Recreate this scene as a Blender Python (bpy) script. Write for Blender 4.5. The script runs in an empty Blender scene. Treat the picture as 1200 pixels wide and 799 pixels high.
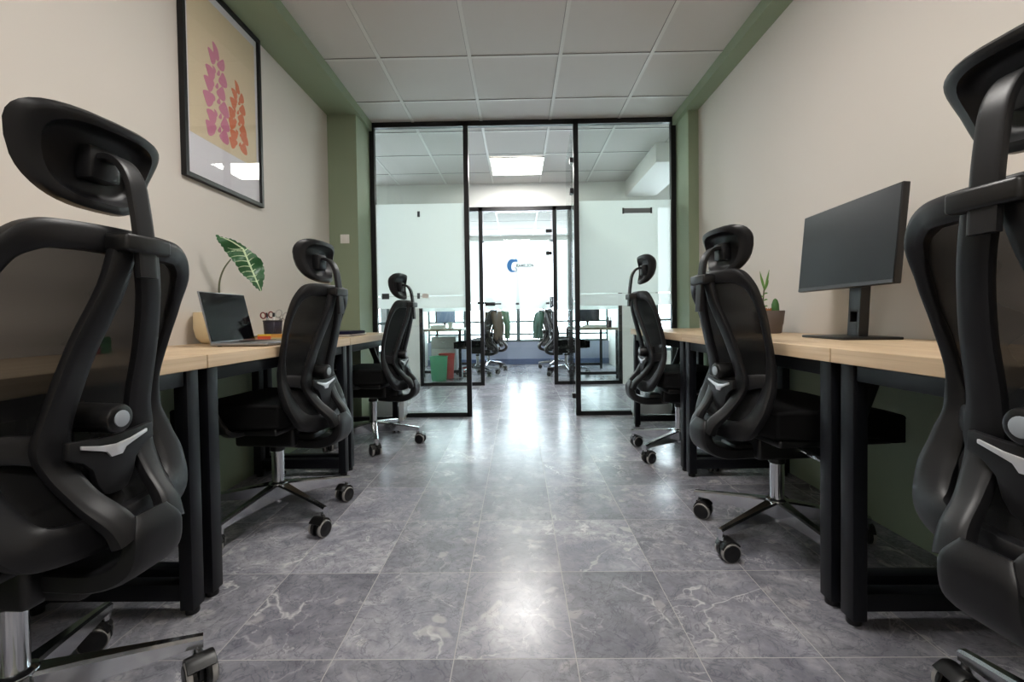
import bpy, bmesh, math, random
from mathutils import Vector, Matrix
random.seed(7)
PI = math.pi
COL = bpy.context.scene.collection

# ------------------------------------------------------------------ helpers
def lin(r, g, b):
    f = lambda c: (c/255/12.92) if c/255 <= .04045 else ((c/255+.055)/1.055)**2.4
    return (f(r), f(g), f(b), 1)

class MB:
    """collects vertices and faces for one mesh object"""
    def __init__(s): s.v = []; s.f = []; s.m = []
    def add(s, vs, fs, mi=0):
        n = len(s.v); s.v += [tuple(p) for p in vs]
        for f in fs: s.f.append([i+n for i in f]); s.m.append(mi)
        return s
    def from_bm(s, bm, mi=0, mat=None):
        if mat is not None: bmesh.ops.transform(bm, matrix=mat, verts=bm.verts)
        bm.verts.ensure_lookup_table(); bm.verts.index_update()
        s.add([v.co[:] for v in bm.verts], [[v.index for v in f.verts] for f in bm.faces], mi); bm.free(); return s
    def box(s, x0, x1, y0, y1, z0, z1, bev=0, seg=2, mi=0, mat=None):
        bm = bmesh.new(); bmesh.ops.create_cube(bm, size=1)
        for v in bm.verts:
            v.co = ((x0+x1)/2+v.co.x*(x1-x0), (y0+y1)/2+v.co.y*(y1-y0), (z0+z1)/2+v.co.z*(z1-z0))
        if bev: bmesh.ops.bevel(bm, geom=bm.edges[:], offset=bev, segments=seg, profile=.5, affect='EDGES', clamp_overlap=True)
        return s.from_bm(bm, mi, mat)
    def cyl(s, p0, p1, r0, r1=None, n=20, bev=0, mi=0):
        r1 = r0 if r1 is None else r1
        p0, p1 = Vector(p0), Vector(p1); d = (p1-p0); L = d.length
        rings = [(0, r0), (L, r1)]
        if bev: rings = [(0, r0-bev), (bev*.35, r0-bev*.3), (bev, r0), (L-bev, r1), (L-bev*.35, r1-bev*.3), (L, r1-bev)]
        q = d.to_track_quat('Z', 'Y').to_matrix().to_4x4(); q.translation = p0
        return s.lathe(rings, n, mat=q, mi=mi, order='zr')
    def lathe(s, prof, n=24, mat=None, mi=0, order='zr', caps=True):
        vs, fs = [], []
        for (z, r) in prof:
            for k in range(n):
                a = 2*PI*k/n; p = Vector((r*math.cos(a), r*math.sin(a), z)); vs.append(mat @ p if mat is not None else p)
        m = len(prof)
        for i in range(m-1):
            for k in range(n):
                fs.append((i*n+k, i*n+(k+1) % n, (i+1)*n+(k+1) % n, (i+1)*n+k))
        if caps:
            fs.append(tuple(reversed(range(n)))); fs.append(tuple(range((m-1)*n, m*n)))
        return s.add(vs, fs, mi)
    def sweep(s, pts, w, t, ref, sub=6, n=14, closed=False, power=3.5, mi=0):
        """superellipse section (w across, t along ref) swept on a smooth path"""
        P = [Vector(p) for p in pts]; N = len(P)
        W = list(w) if hasattr(w, '__len__') else [w]*N
        T = list(t) if hasattr(t, '__len__') else [t]*N
        path, ww, tt = [], [], []
        segs = N if closed else N-1
        g = (lambda i: P[i % N]) if closed else (lambda i: P[max(0, min(N-1, i))])
        for i in range(segs):
            p0, p1, p2, p3 = g(i-1), g(i), g(i+1), g(i+2)
            for k in range(sub):
                u = k/sub
                path.append(.5*((2*p1)+(p2-p0)*u+(2*p0-5*p1+4*p2-p3)*u*u+(3*p1-p0-3*p2+p3)*u**3))
                e = u*u*(3-2*u); j = (i+1) % N
                ww.append(W[i]*(1-e)+W[j]*e); tt.append(T[i]*(1-e)+T[j]*e)
        if not closed: path.append(P[-1]); ww.append(W[-1]); tt.append(T[-1])
        M = len(path); vs, fs = [], []
        for i in range(M):
            a = path[(i-1) % M] if (closed or i > 0) else path[0]
            b = path[(i+1) % M] if (closed or i < M-1) else path[-1]
            tn = (b-a).normalized(); r = Vector(ref(path[i]) if callable(ref) else ref)
            r = (r-tn*r.dot(tn)).normalized(); x = tn.cross(r)
            for k in range(n):
                an = 2*PI*k/n; c, q = math.cos(an), math.sin(an)
                cx = math.copysign(abs(c)**(2/power), c)*ww[i]/2; cy = math.copysign(abs(q)**(2/power), q)*tt[i]/2
                vs.append(path[i]+x*cx+r*cy)
        for i in range(M if closed else M-1):
            j = (i+1) % M
            for k in range(n): fs.append((i*n+k, i*n+(k+1) % n, j*n+(k+1) % n, j*n+k))
        if not closed: fs.append(tuple(reversed(range(n)))); fs.append(tuple(range((M-1)*n, M*n)))
        return s.add(vs, fs, mi)
    def prism(s, outline, d, bev=0, mat=None, mi=0):
        """closed 2-D outline (x, z) extruded from y=0 to y=d"""
        bm = bmesh.new(); vs = [bm.verts.new((x, 0, z)) for x, z in outline]; f = bm.faces.new(vs)
        r = bmesh.ops.extrude_face_region(bm, geom=[f])
        for e in r['geom']:
            if isinstance(e, bmesh.types.BMVert): e.co.y += d
        if bev: bmesh.ops.bevel(bm, geom=bm.edges[:], offset=bev, segments=2, profile=.5, affect='EDGES', clamp_overlap=True)
        bmesh.ops.triangulate(bm, faces=[f for f in bm.faces if len(f.verts) > 4])
        return s.from_bm(bm, mi, mat)
    def grid(s, fn, nu, nv, thick=None, mi=0):
        vs = [fn(i/nu, j/nv) for j in range(nv+1) for i in range(nu+1)]
        fs = [(j*(nu+1)+i, j*(nu+1)+i+1, (j+1)*(nu+1)+i+1, (j+1)*(nu+1)+i) for j in range(nv) for i in range(nu)]
        return s.add(vs, fs, mi)
    def mesh(s, name, mats, smooth=35):
        me = bpy.data.meshes.new(name); me.from_pydata(s.v, [], s.f)
        for m in (mats if isinstance(mats, (list, tuple)) else [mats]): me.materials.append(m)
        me.polygons.foreach_set('material_index', s.m)
        bm = bmesh.new(); bm.from_mesh(me); bmesh.ops.recalc_face_normals(bm, faces=bm.faces); bm.to_mesh(me); bm.free()
        if smooth:
            me.polygons.foreach_set('use_smooth', [True]*len(me.polygons)); me.set_sharp_from_angle(angle=math.radians(smooth))
        me.update(); return me

def link(name, me, parent=None, loc=None, rz=None):
    o = bpy.data.objects.new(name, me); COL.objects.link(o)
    if parent is not None: o.parent = parent
    if loc is not None: o.location = loc
    if rz is not None: o.rotation_euler = (0, 0, rz)
    return o
def obj(name, mb, mats, parent=None, smooth=35, loc=None, rz=None):
    return link(name, mb.mesh(name, mats, smooth), parent, loc, rz)
def tag(o, label=None, cat=None, group=None, kind=None):
    if label: o['label'] = label
    if cat: o['category'] = cat
    if group: o['group'] = group
    if kind: o['kind'] = kind
    return o
def thing(name, label, cat, loc=(0, 0, 0), rz=0, group=None, kind=None):
    o = link(name, None, None, loc, rz); o.empty_display_size = .1
    return tag(o, label, cat, group, kind)
def struct(name, mb, mats, parent=None, smooth=0, label=None):
    o = obj(name, mb, mats, parent, smooth)
    if parent is None: o['kind'] = 'structure'
    if label: o['label'] = label
    return o

# ------------------------------------------------------------------ materials
def mat(name, col=(200, 200, 200), rough=.5, metal=0., spec=.5, **k):
    m = bpy.data.materials.new(name); m.use_nodes = True
    b = m.node_tree.nodes['Principled BSDF']
    b.inputs['Base Color'].default_value = lin(*col); b.inputs['Roughness'].default_value = rough
    b.inputs['Metallic'].default_value = metal; b.inputs['Specular IOR Level'].default_value = spec
    for a, v in k.items(): b.inputs[a.replace('_', ' ')].default_value = v
    return m
class NT:
    def __init__(s, m): s.t = m.node_tree; s.n = s.t.nodes; s.b = s.n.get('Principled BSDF'); s.out = s.n['Material Output']
    def node(s, typ, **k):
        n = s.n.new(typ)
        for a, v in k.items(): setattr(n, a, v)
        return n
    def link(s, a, b): s.t.links.new(a, b)
    def val(s, sock, v):
        if isinstance(v, (int, float)): sock.default_value = v
        else: s.link(v, sock)
    def math(s, op, a, b=None, c=None):
        n = s.node('ShaderNodeMath', operation=op); s.val(n.inputs[0], a)
        if b is not None: s.val(n.inputs[1], b)
        if c is not None: s.val(n.inputs[2], c)
        return n.outputs[0]
    def mix(s, f, a, b, mode='MIX'):
        n = s.node('ShaderNodeMix', data_type='RGBA', blend_type=mode); s.val(n.inputs['Factor'], f)
        for sk, v in ((n.inputs[6], a), (n.inputs[7], b)):
            if isinstance(v, tuple): sk.default_value = v
            else: s.link(v, sk)
        return n.outputs[2]
    def ramp(s, f, stops):
        n = s.node('ShaderNodeValToRGB'); e = n.color_ramp.elements
        while len(e) < len(stops): e.new(.5)
        for el, (p, c) in zip(e, stops): el.position = p; el.color = c
        s.link(f, n.inputs[0]); return n.outputs[0]
    def noise(s, vec, scale, detail=4, rough=.5, dist=0):
        n = s.node('ShaderNodeTexNoise'); s.link(vec, n.inputs['Vector'])
        n.inputs['Scale'].default_value = scale; n.inputs['Detail'].default_value = detail
        n.inputs['Roughness'].default_value = rough; n.inputs['Distortion'].default_value = dist
        return n.outputs['Fac']
    def coord(s, kind='Object'): return s.node('ShaderNodeTexCoord').outputs[kind]

def painted(name, col, rough=.6, bump=.03):
    m = mat(name, col, rough, spec=.25); t = NT(m); c = t.coord()
    f = t.noise(c, 1.3, 3); a = lin(*col); b = tuple(x*.96 for x in a[:3])+(1,)
    t.link(t.mix(f, a, b), t.b.inputs['Base Color'])
    bp = t.node('ShaderNodeBump'); bp.inputs['Strength'].default_value = bump; bp.inputs['Distance'].default_value = .002
    t.link(t.noise(c, 240, 2), bp.inputs['Height']); t.link(bp.outputs[0], t.b.inputs['Normal'])
    return m

M = {}
M['wall'] = painted('cream_wall_paint', (212, 205, 197), .55)
M['white'] = painted('white_wall_paint', (226, 226, 222), .6)
M['far_wall'] = painted('blue_grey_wall_paint', (176, 182, 204), .6)
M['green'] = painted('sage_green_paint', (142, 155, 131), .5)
M['tile'] = painted('ceiling_tile', (200, 196, 192), .8, .12)
M['tbar'] = mat('ceiling_grid_white', (206, 204, 199), .4)
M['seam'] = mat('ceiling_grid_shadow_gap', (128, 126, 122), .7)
M['black_metal'] = mat('black_powder_coated_steel', (12, 12, 14), .4, spec=.4)
M['desk_metal'] = mat('dark_blue_black_steel', (11, 13, 19), .45, spec=.3)
M['plastic'] = mat('dark_grey_plastic', (22, 22, 24), .42, spec=.35)
M['black_plastic'] = mat('black_plastic', (11, 11, 12), .38, spec=.5)
M['fabric'] = mat('black_seat_fabric', (8, 8, 9), .85, spec=.2)
M['chrome'] = mat('polished_aluminium', (205, 207, 210), .16, metal=1.)
M['silver'] = mat('silver_trim', (225, 225, 228), .3, metal=.6)
M['grey_tyre'] = mat('grey_caster_tyre', (150, 148, 145), .5)
M['white_plastic'] = mat('white_plastic', (235, 233, 228), .4)
M['grey_plastic'] = mat('light_grey_plastic', (200, 205, 208), .4)
M['cap_grey'] = mat('grey_knob_cap', (150, 156, 162), .35)
M['laptop'] = mat('dark_aluminium', (150, 152, 156), .35, metal=.8)
M['screen'] = mat('black_glossy_screen', (8, 8, 11), .10, spec=.18)
M['monitor_screen'] = mat('black_satin_screen', (16, 17, 22), .32, spec=.35)
M['cream_pot'] = mat('cream_ceramic', (232, 213, 174), .35)
M['grey_pot'] = mat('grey_brown_ceramic', (96, 86, 82), .7)
M['soil'] = mat('dark_soil', (48, 36, 28), .95)
M['stem'] = mat('green_brown_stem', (84, 88, 62), .6)
M['cactus'] = mat('succulent_green', (96, 140, 66), .55)
M['cactus_dark'] = mat('cactus_green', (62, 104, 50), .6)
M['rust'] = mat('rust_succulent', (150, 92, 52), .6)
M['navy'] = mat('dark_navy_cover', (24, 27, 52), .75, spec=.15)
M['paper'] = mat('white_paper', (238, 236, 230), .7)

def wood():
    m = mat('light_oak_laminate', (214, 186, 148), .42, spec=.4); t = NT(m); c = t.coord()
    mp = t.node('ShaderNodeMapping'); t.link(c, mp.inputs[0]); mp.inputs['Scale'].default_value = (26, 1.1, 60)
    f = t.noise(mp.outputs[0], 1.0, 5, .6, .6)
    mp2 = t.node('ShaderNodeMapping'); t.link(c, mp2.inputs[0]); mp2.inputs['Scale'].default_value = (120, 3, 160)
    g = t.noise(mp2.outputs[0], 1.0, 3)
    col = t.ramp(f, [(.28, lin(196, 170, 138)), (.5, lin(216, 190, 156)), (.75, lin(231, 208, 177))])
    t.link(t.mix(t.math('MULTIPLY', g, .35), col, lin(178, 150, 117)), t.b.inputs['Base Color'])
    return m
M['wood'] = wood()

FX0, FW, FY0, FH = -.485, .3108, 1.1401, .3957
def floor_mat():
    m = mat('grey_marble_tiles', (120, 120, 125), .2, spec=.5); t = NT(m); c = t.coord()
    sp = t.node('ShaderNodeSeparateXYZ'); t.link(c, sp.inputs[0])
    u = t.math('DIVIDE', t.math('SUBTRACT', sp.outputs[0], FX0), FW); v = t.math('DIVIDE', t.math('SUBTRACT', sp.outputs[1], FY0), FH)
    iu, iv = t.math('FLOOR', u), t.math('FLOOR', v); fu, fv = t.math('FRACT', u), t.math('FRACT', v)
    cb = t.node('ShaderNodeCombineXYZ'); t.link(iu, cb.inputs[0]); t.link(iv, cb.inputs[1])
    wn = t.node('ShaderNodeTexWhiteNoise', noise_dimensions='3D'); t.link(cb.outputs[0], wn.inputs['Vector'])
    rnd, rcol = wn.outputs['Value'], wn.outputs['Color']
    # every tile is cut from another place of the stone
    off = t.node('ShaderNodeVectorMath', operation='MULTIPLY_ADD'); t.link(rcol, off.inputs[0])
    off.inputs[1].default_value = (37, 53, 11); t.link(c, off.inputs[2]); p = off.outputs[0]
    big = t.noise(p, 4.2, 6, .62, .9); fine = t.noise(p, 24, 6, .7, .5); grain = t.noise(p, 95, 3, .7)
    base = t.ramp(big, [(.32, lin(104, 104, 116)), (.5, lin(138, 138, 147)), (.68, lin(174, 173, 178))])
    base = t.mix(t.ramp(fine, [(.38, (0, 0, 0, 1)), (.68, (.8, .8, .8, 1))]), base, lin(98, 98, 108)); base = t.mix(t.math('MULTIPLY', grain, .3), base, lin(172, 170, 172))
    # pale fossil patches
    vo = t.node('ShaderNodeTexVoronoi'); dv = t.node('ShaderNodeVectorMath', operation='MULTIPLY_ADD')
    nz = t.node('ShaderNodeTexNoise'); t.link(p, nz.inputs['Vector']); nz.inputs['Scale'].default_value = 9
    t.link(nz.outputs['Color'], dv.inputs[0]); dv.inputs[1].default_value = (.16, .16, .16); t.link(p, dv.inputs[2])
    t.link(dv.outputs[0], vo.inputs['Vector']); vo.inputs['Scale'].default_value = 11
    patch = t.ramp(vo.outputs['Distance'], [(.2, (1, 1, 1, 1)), (.3, (0, 0, 0, 1))])
    vcol = t.node('ShaderNodeSeparateColor'); t.link(vo.outputs['Color'], vcol.inputs[0])
    pick = t.math('GREATER_THAN', vcol.outputs[0], .72)
    base = t.mix(t.math('MULTIPLY', t.math('MULTIPLY', patch, pick), .5), base, lin(184, 181, 181))
    # white veins
    def vein(scale, width, dist, amt, base):
        w = t.noise(p, scale, 5, .55, dist); d = t.math('ABSOLUTE', t.math('SUBTRACT', w, .5))
        k = t.ramp(d, [(0., (1, 1, 1, 1)), (width, (0, 0, 0, 1))])
        brk = t.ramp(t.noise(p, scale*1.7, 2), [(.48, (0, 0, 0, 1)), (.62, (1, 1, 1, 1))])
        return t.mix(t.math('MULTIPLY', t.math('MULTIPLY', k, brk), amt), base, lin(205, 203, 204))
    base = vein(1.9, .008, .45, .8, base); base = vein(5.5, .012, .7, .45, base)
    dk = t.math('ABSOLUTE', t.math('SUBTRACT', t.noise(p, 11, 5, .6, 1.4), .5))
    base = t.mix(t.math('MULTIPLY', t.ramp(dk, [(0, (1, 1, 1, 1)), (.024, (0, 0, 0, 1))]), .5), base, lin(78, 78, 90))
    # tile tone
    tone = t.math('MULTIPLY_ADD', rnd, .50, .86)
    hs = t.node('ShaderNodeHueSaturation'); t.link(base, hs.inputs['Color']); t.link(tone, hs.inputs['Value'])
    # joints
    eu = t.math('MULTIPLY', t.math('MINIMUM', fu, t.math('SUBTRACT', 1., fu)), FW)
    ev = t.math('MULTIPLY', t.math('MINIMUM', fv, t.math('SUBTRACT', 1., fv)), FH)
    e = t.math('MINIMUM', eu, ev); j = t.math('LESS_THAN', e, .0012)
    t.link(t.mix(j, hs.outputs[0], lin(164, 161, 158)), t.b.inputs['Base Color'])
    rg = t.math('ADD', t.math('MULTIPLY_ADD', fine, .12, .17), t.math('MULTIPLY', j, .35))
    t.link(rg, t.b.inputs['Roughness'])
    bp = t.node('ShaderNodeBump'); bp.inputs['Strength'].default_value = .12; bp.inputs['Distance'].default_value = .004
    # uneven polish of the old stone plus a faint lip at each joint
    hh = t.math('ADD', t.math('MULTIPLY', big, .5), t.math('SUBTRACT', t.math('MULTIPLY', fine, .35), t.math('MULTIPLY', j, .4)))
    t.link(hh, bp.inputs['Height']); t.link(bp.outputs[0], t.b.inputs['Normal'])
    return m
M['floor'] = floor_mat()

def glass(name, tint=(.93, .97, .95), refl=1.0):
    m = bpy.data.materials.new(name); m.use_nodes = True; t = NT(m); t.n.remove(t.b)
    tr = t.node('ShaderNodeBsdfTransparent'); tr.inputs[0].default_value = tint+(1,)
    gl = t.node('ShaderNodeBsdfGlossy'); gl.inputs['Roughness'].default_value = .02
    ge = t.node('ShaderNodeNewGeometry'); dt = t.node('ShaderNodeVectorMath', operation='DOT_PRODUCT')
    t.link(ge.outputs['Incoming'], dt.inputs[0]); t.link(ge.outputs['Normal'], dt.inputs[1])
    k = t.math('POWER', t.math('SUBTRACT', 1., t.math('ABSOLUTE', dt.outputs['Value'])), 5.)
    mx = t.node('ShaderNodeMixShader'); t.link(t.math('MULTIPLY', t.math('MULTIPLY_ADD', k, .96, .035), refl), mx.inputs[0])
    t.link(tr.outputs[0], mx.inputs[1]); t.link(gl.outputs[0], mx.inputs[2]); t.link(mx.outputs[0], t.out.inputs[0]); return m
M['glass'] = glass('clear_glass')
M['win_glass'] = glass('window_glass', (.97, .98, 1.))
M['poster_glass'] = glass('picture_glass', (.98, .98, .98))
M['clear_plastic'] = glass('clear_plastic', (.9, .9, .9), 2.)

def see_through(name, col, clear, rough=.8, transl=0.):
    m = mat(name, col, rough, spec=.3); t = NT(m)
    tr = t.node('ShaderNodeBsdfTransparent'); mx = t.node('ShaderNodeMixShader'); mx.inputs[0].default_value = clear
    s = t.b.outputs[0]
    if transl:
        tl = t.node('ShaderNodeBsdfTranslucent'); tl.inputs[0].default_value = lin(*col)
        m2 = t.node('ShaderNodeMixShader'); m2.inputs[0].default_value = transl
        t.link(s, m2.inputs[1]); t.link(tl.outputs[0], m2.inputs[2]); s = m2.outputs[0]
    t.link(s, mx.inputs[1]); t.link(tr.outputs[0], mx.inputs[2]); t.link(mx.outputs[0], t.out.inputs[0]); return m
M['mesh'] = see_through('black_mesh_fabric', (10, 10, 11), .09)
t_ = NT(M['mesh'])                                          # woven threads close up when seen at a slant
ge_ = t_.node('ShaderNodeNewGeometry'); dt_ = t_.node('ShaderNodeVectorMath', operation='DOT_PRODUCT')
t_.link(ge_.outputs['Incoming'], dt_.inputs[0]); t_.link(ge_.outputs['Normal'], dt_.inputs[1])
k_ = t_.math('MULTIPLY', t_.math('POWER', t_.math('ABSOLUTE', dt_.outputs['Value']), 2.6), .16)
for n_ in t_.n:
    if n_.type == 'MIX_SHADER': t_.link(k_, n_.inputs[0])
M['wire_mesh'] = see_through('wire_mesh_cup', (70, 66, 78), .35, .5)
M['film'] = see_through('frosted_film', (240, 247, 244), .05, .6, .55)
M['green_bin'] = see_through('translucent_green_plastic', (150, 222, 190), .30, .5, .45)

def emit(name, col, strength):
    m = bpy.data.materials.new(name); m.use_nodes = True; t = NT(m); t.n.remove(t.b)
    e = t.node('ShaderNodeEmission'); e.inputs[0].default_value = col+(1,); e.inputs[1].default_value = strength
    t.link(e.outputs[0], t.out.inputs[0]); return m
M['lamp'] = emit('led_panel_diffuser', (1., .965, .92), 36.)
M['lamp_corridor'] = emit('led_panel_diffuser_corridor', (1., .98, .95), 34.)
M['lamp_far'] = emit('led_panel_diffuser_far', (1., .98, .95), 9.)

# ------------------------------------------------------------------ room shell
H = 2.596
XL, XR = -1.515, 1.478          # side walls of the front office
YB, YP, Y2, Y3 = -1.7, 4.03, 5.87, 8.55
def slab(*a): return MB().box(*a)
struct('floor', slab(-2.7, 2.7, YB-.1, Y3+.1, -.05, 0), M['floor'])
struct('wall_left', slab(XL-.1, XL, YB, YP+.06, 0, H+.05), M['wall'])
struct('wall_right', slab(XR, XR+.1, YB, YP+.06, 0, H+.05), M['wall'])
struct('wall_back', slab(XL-.1, XR+.1, YB-.1, YB, 0, H+.05), M['wall'])
# green soffit along each wall and the green pier that ends it
def pier(name, x0, x1, y0):
    mb = MB().box(x0, x1, y0, YP+.03, 0, 2.53)
    return mb
struct('trim_1', MB().box(XL, -1.255, YB, YP+.03, 2.522, H+.02), M['green'])
struct('trim_2', MB().box(1.365, XR, YB, YP+.03, 2.522, H+.02), M['green'])
struct('shade_band_left', MB().box(XL, XL+.003, YB, 3.68, 0, .722), M['green'])  # sage band darkens the wall below the desktops, standing in for shade
struct('shade_band_right', MB().box(XR-.003, XR, YB, 3.72, 0, .722), M['green'])  # same on the right: under-desk shade put into the wall colour
struct('trim_3', pier('', XL, -1.281, 3.68), M['green'])
struct('trim_4', pier('', 1.396, XR, 3.72), M['green'])

GX0, GY0, T = -.8945, 3.0395, .6
def ceiling(name, x0, x1, y0, y1, z):
    mb = MB().box(x0, x1, y0, y1, z, z+.04)
    xs = [GX0+i*T for i in range(-4, 7) if x0+.02 < GX0+i*T < x1-.02]
    ys = [GY0+j*T for j in range(-9, 12) if y0+.02 < GY0+j*T < y1-.02]
    for x in xs: mb.box(x-.012, x+.012, y0, y1, z-.005, z, mi=1)
    for y in ys:
        mb.box(x0, x1, y-.012, y+.012, z-.0035, z, mi=1)
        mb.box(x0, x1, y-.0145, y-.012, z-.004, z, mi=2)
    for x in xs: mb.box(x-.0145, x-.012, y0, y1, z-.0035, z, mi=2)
    return struct(name, mb, [M['tile'], M['tbar'], M['seam']])
ceiling('ceiling', -1.255, 1.365, YB, YP+.03, H)
ceiling('ceiling_corridor', -2.6, 2.6, YP+.03, Y2+.02, H)
ceiling('ceiling_far', -1.8, 1.8, Y2+.08, Y3, 2.40)
# corridor and the far office
mb = MB().box(-2.7, XL-.1, YP-.05, YP+.06, 0, H+.04).box(XR+.1, 2.7, YP-.05, YP+.06, 0, H+.04)
struct('wall_corridor_near', mb, M['white'])
mb = MB().box(-2.7, 2.7, Y2, Y2+.08, 2.30, H+.04)
mb.box(-1.66, -1.275, Y2, Y2+.08, 0, 2.30).box(1.345, 1.775, Y2, Y2+.08, 0, 2.30)
mb.box(-2.7, -1.66, Y2, Y2+.08, 0, .42).box(1.775, 2.7, Y2, Y2+.08, 0, .42)
struct('wall_corridor_far', mb, M['white'])
struct('wall_corridor_left', slab(-2.7, -2.6, YP+.06, Y2, 0, H+.04), M['white'])
struct('wall_corridor_right', slab(2.6, 2.7, YP+.06, Y2, 0, H+.04), M['white'])
struct('beam', MB().box(1.40, 1.78, YP+.55, Y2, 2.40, H), M['white'])
struct('wall_far_left', slab(-1.8, -1.7, Y2+.08, Y3, 0, 2.44), M['white'])
struct('wall_far_right', slab(1.7, 1.8, Y2+.08, Y3, 0, 2.44), M['white'])
struct('wall_far', MB().box(-1.8, 1.8, Y3, Y3+.1, 0, .42).box(-1.8, 1.8, Y3, Y3+.1, 2.33, 2.44, mi=1), [M['far_wall'], M['white']])
struct('baseboard_far', MB().box(-1.7, 1.7, Y3-.03, Y3, 0, .1, .004), mat('blue_grey_skirting', (92, 108, 146), .5))

def window(name, axis_y, x0, x1, z0, z1, mull, bars):
    w = link(name, None); w['kind'] = 'structure'
    f = MB(); y0, y1 = axis_y, axis_y+.05
    f.box(x0, x0+.04, y0, y1, z0, z1).box(x1-.04, x1, y0, y1, z0, z1).box(x0, x1, y0, y1, z0, z0+.04).box(x0, x1, y0, y1, z1-.04, z1)
    for x in mull: f.box(x-.035, x+.035, y0, y1, z0, z1)
    for z in bars: f.box(x0, x1, y0+.01, y1-.01, z-.017, z+.017)
    obj('window_frame', f, M['frame_grey'], w, 0)
    obj('window_pane', MB().box(x0+.02, x1-.02, y0+.022, y0+.028, z0+.02, z1-.02), M['win_glass'], w, 0)
    return w
M['frame_grey'] = mat('grey_window_frame', (104, 118, 120), .5)
window('window_1', Y3+.02, -1.7, 1.7, .42, 2.33, [-.99, .01, 1.0], [.565, .80])
window('window_2', Y2+.02, 1.775, 2.6, .42, 2.30, [], [.82])
window('window_3', Y2+.02, -2.6, -1.66, .42, 2.30, [], [.82])

# ------------------------------------------------------------------ glass partitions
def partition(name, label, y, xs, posts, ztop, panes, film_z, fw, head=True):
    w = thing(name, label, 'glass partition', (0, y, 0), kind='structure')
    f = MB()
    for x in posts: f.box(x-fw/2, x+fw/2, -.025, .025, 0, ztop, .002)
    f.box(posts[0]-fw/2, posts[-1]+fw/2, -.025, .025, ztop-fw*1.05, ztop, .002)
    for a, b in panes: f.box(a, b, -.025, .025, 0, fw*.9, .002)
    obj('frame', f, M['black_metal'], w, 0)
    for a, b in panes:
        obj('glass_pane', MB().box(a, b, -.005, .005, fw*.9, ztop-fw), M['glass'], w, 0)
        fl = MB(); z0, z1 = film_z
        sl = z0+.105                                       # thin clear slit across the film
        for q0, q1 in ((z0, sl), (sl+.006, z1)):
            fl.add([(a, -.007, q0), (b, -.007, q0), (b, -.007, q1), (a, -.007, q1)], [(0, 1, 2, 3)])
        obj('frosted_film', fl, M['film'], w, 0)
    return w
PX = (-1.2606, -.4367, .5279, 1.375)
p1 = partition('glass_partition', 'black framed glass partition with frosted band at the end of the near office', YP, None, PX, H, [(PX[0], PX[1]), (PX[2], PX[3])], (.965, 1.885), .042)
def mark(par, x0, x1, z0, z1, m, y=-.0085): return obj('film_mark', MB().box(x0, x1, y-.001, y+.0005, z0, z1), m, par, 0)
M['mark'] = mat('dark_film_mark', (70, 76, 80), .6); M['mark_grey'] = mat('grey_film_mark', (128, 136, 140), .6)
mark(p1, -.886, -.862, 1.05, 1.10, M['mark']); mark(p1, -1.20, -1.135, 1.05, 1.10, M['mark'])
mark(p1, -.842, -.785, 1.055, 1.095, M['white_plastic']); mark(p1, -.872, -.850, 1.77, 1.82, M['mark'])
mark(p1, .93, 1.19, 1.772, 1.815, M['mark_grey']); mark(p1, .93, .945, 1.768, 1.819, M['mark'], -.0095); mark(p1, 1.175, 1.19, 1.768, 1.819, M['mark'], -.0095)
p2 = partition('glass_partition', 'black framed glass partition beyond the corridor with trash bins behind it', Y2+.03, None, (-1.255, -.462, .49, 1.325), 2.30, [(-1.255, -.462), (.49, 1.325)], (.965, 1.87), .05)

# open glass door leaf of the near partition
def door_leaf(name, label, loc, rz, w, h, hinges, film):
    d = thing(name, label, 'door', loc, rz, kind='structure')
    obj('door_glass', MB().box(.012, w, -.005, .005, .02, h, .001), M['glass'], d, 0)
    z0, z1 = film
    obj('frosted_film', MB().add([(.03, -.0065, z0), (w, -.0065, z0), (w, -.0065, z1), (.03, -.0065, z1)], [(0, 1, 2, 3)]), M['film'], d, 0)
    for z in hinges: obj('hinge', MB().box(-.005, .075, -.016, .016, z-.022, z+.022, .004), M['black_metal'], d, 0)
    return d
door_leaf('door_1', 'frameless glass door leaf standing open into the corridor', (PX[2]-.032, YP+.035, 0), math.radians(87), .86, H-.07, (.165, 1.99, 2.26), (.965, 1.885))
d2 = door_leaf('door_2', 'closed glass door with blue curled animal logo on its frosted band', (.452, Y2+.03, 0), PI, .875, 2.235, (.2, 1.70, 1.985), (.985, 1.87))
# lever handle and lock of the closed door (local x runs from the hinge towards the lock)
hb = MB().box(.74, .875, .012, .03, 1.03, 1.075, .004).box(.66, .80, .035, .055, 1.045, 1.062, .006).cyl((.78, .01, 1.053), (.78, .05, 1.053), .014, n=12)
hb.box(.86, .97, .012, .03, 1.055, 1.08, .004)
obj('lever_handle', hb, M['black_metal'], d2)
for xa, xb in ((.43, .475), (.035, .085)): obj('film_mark', MB().box(xa, xb, .0075, .0095, 1.04, 1.065), M['mark'], d2, 0)
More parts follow.
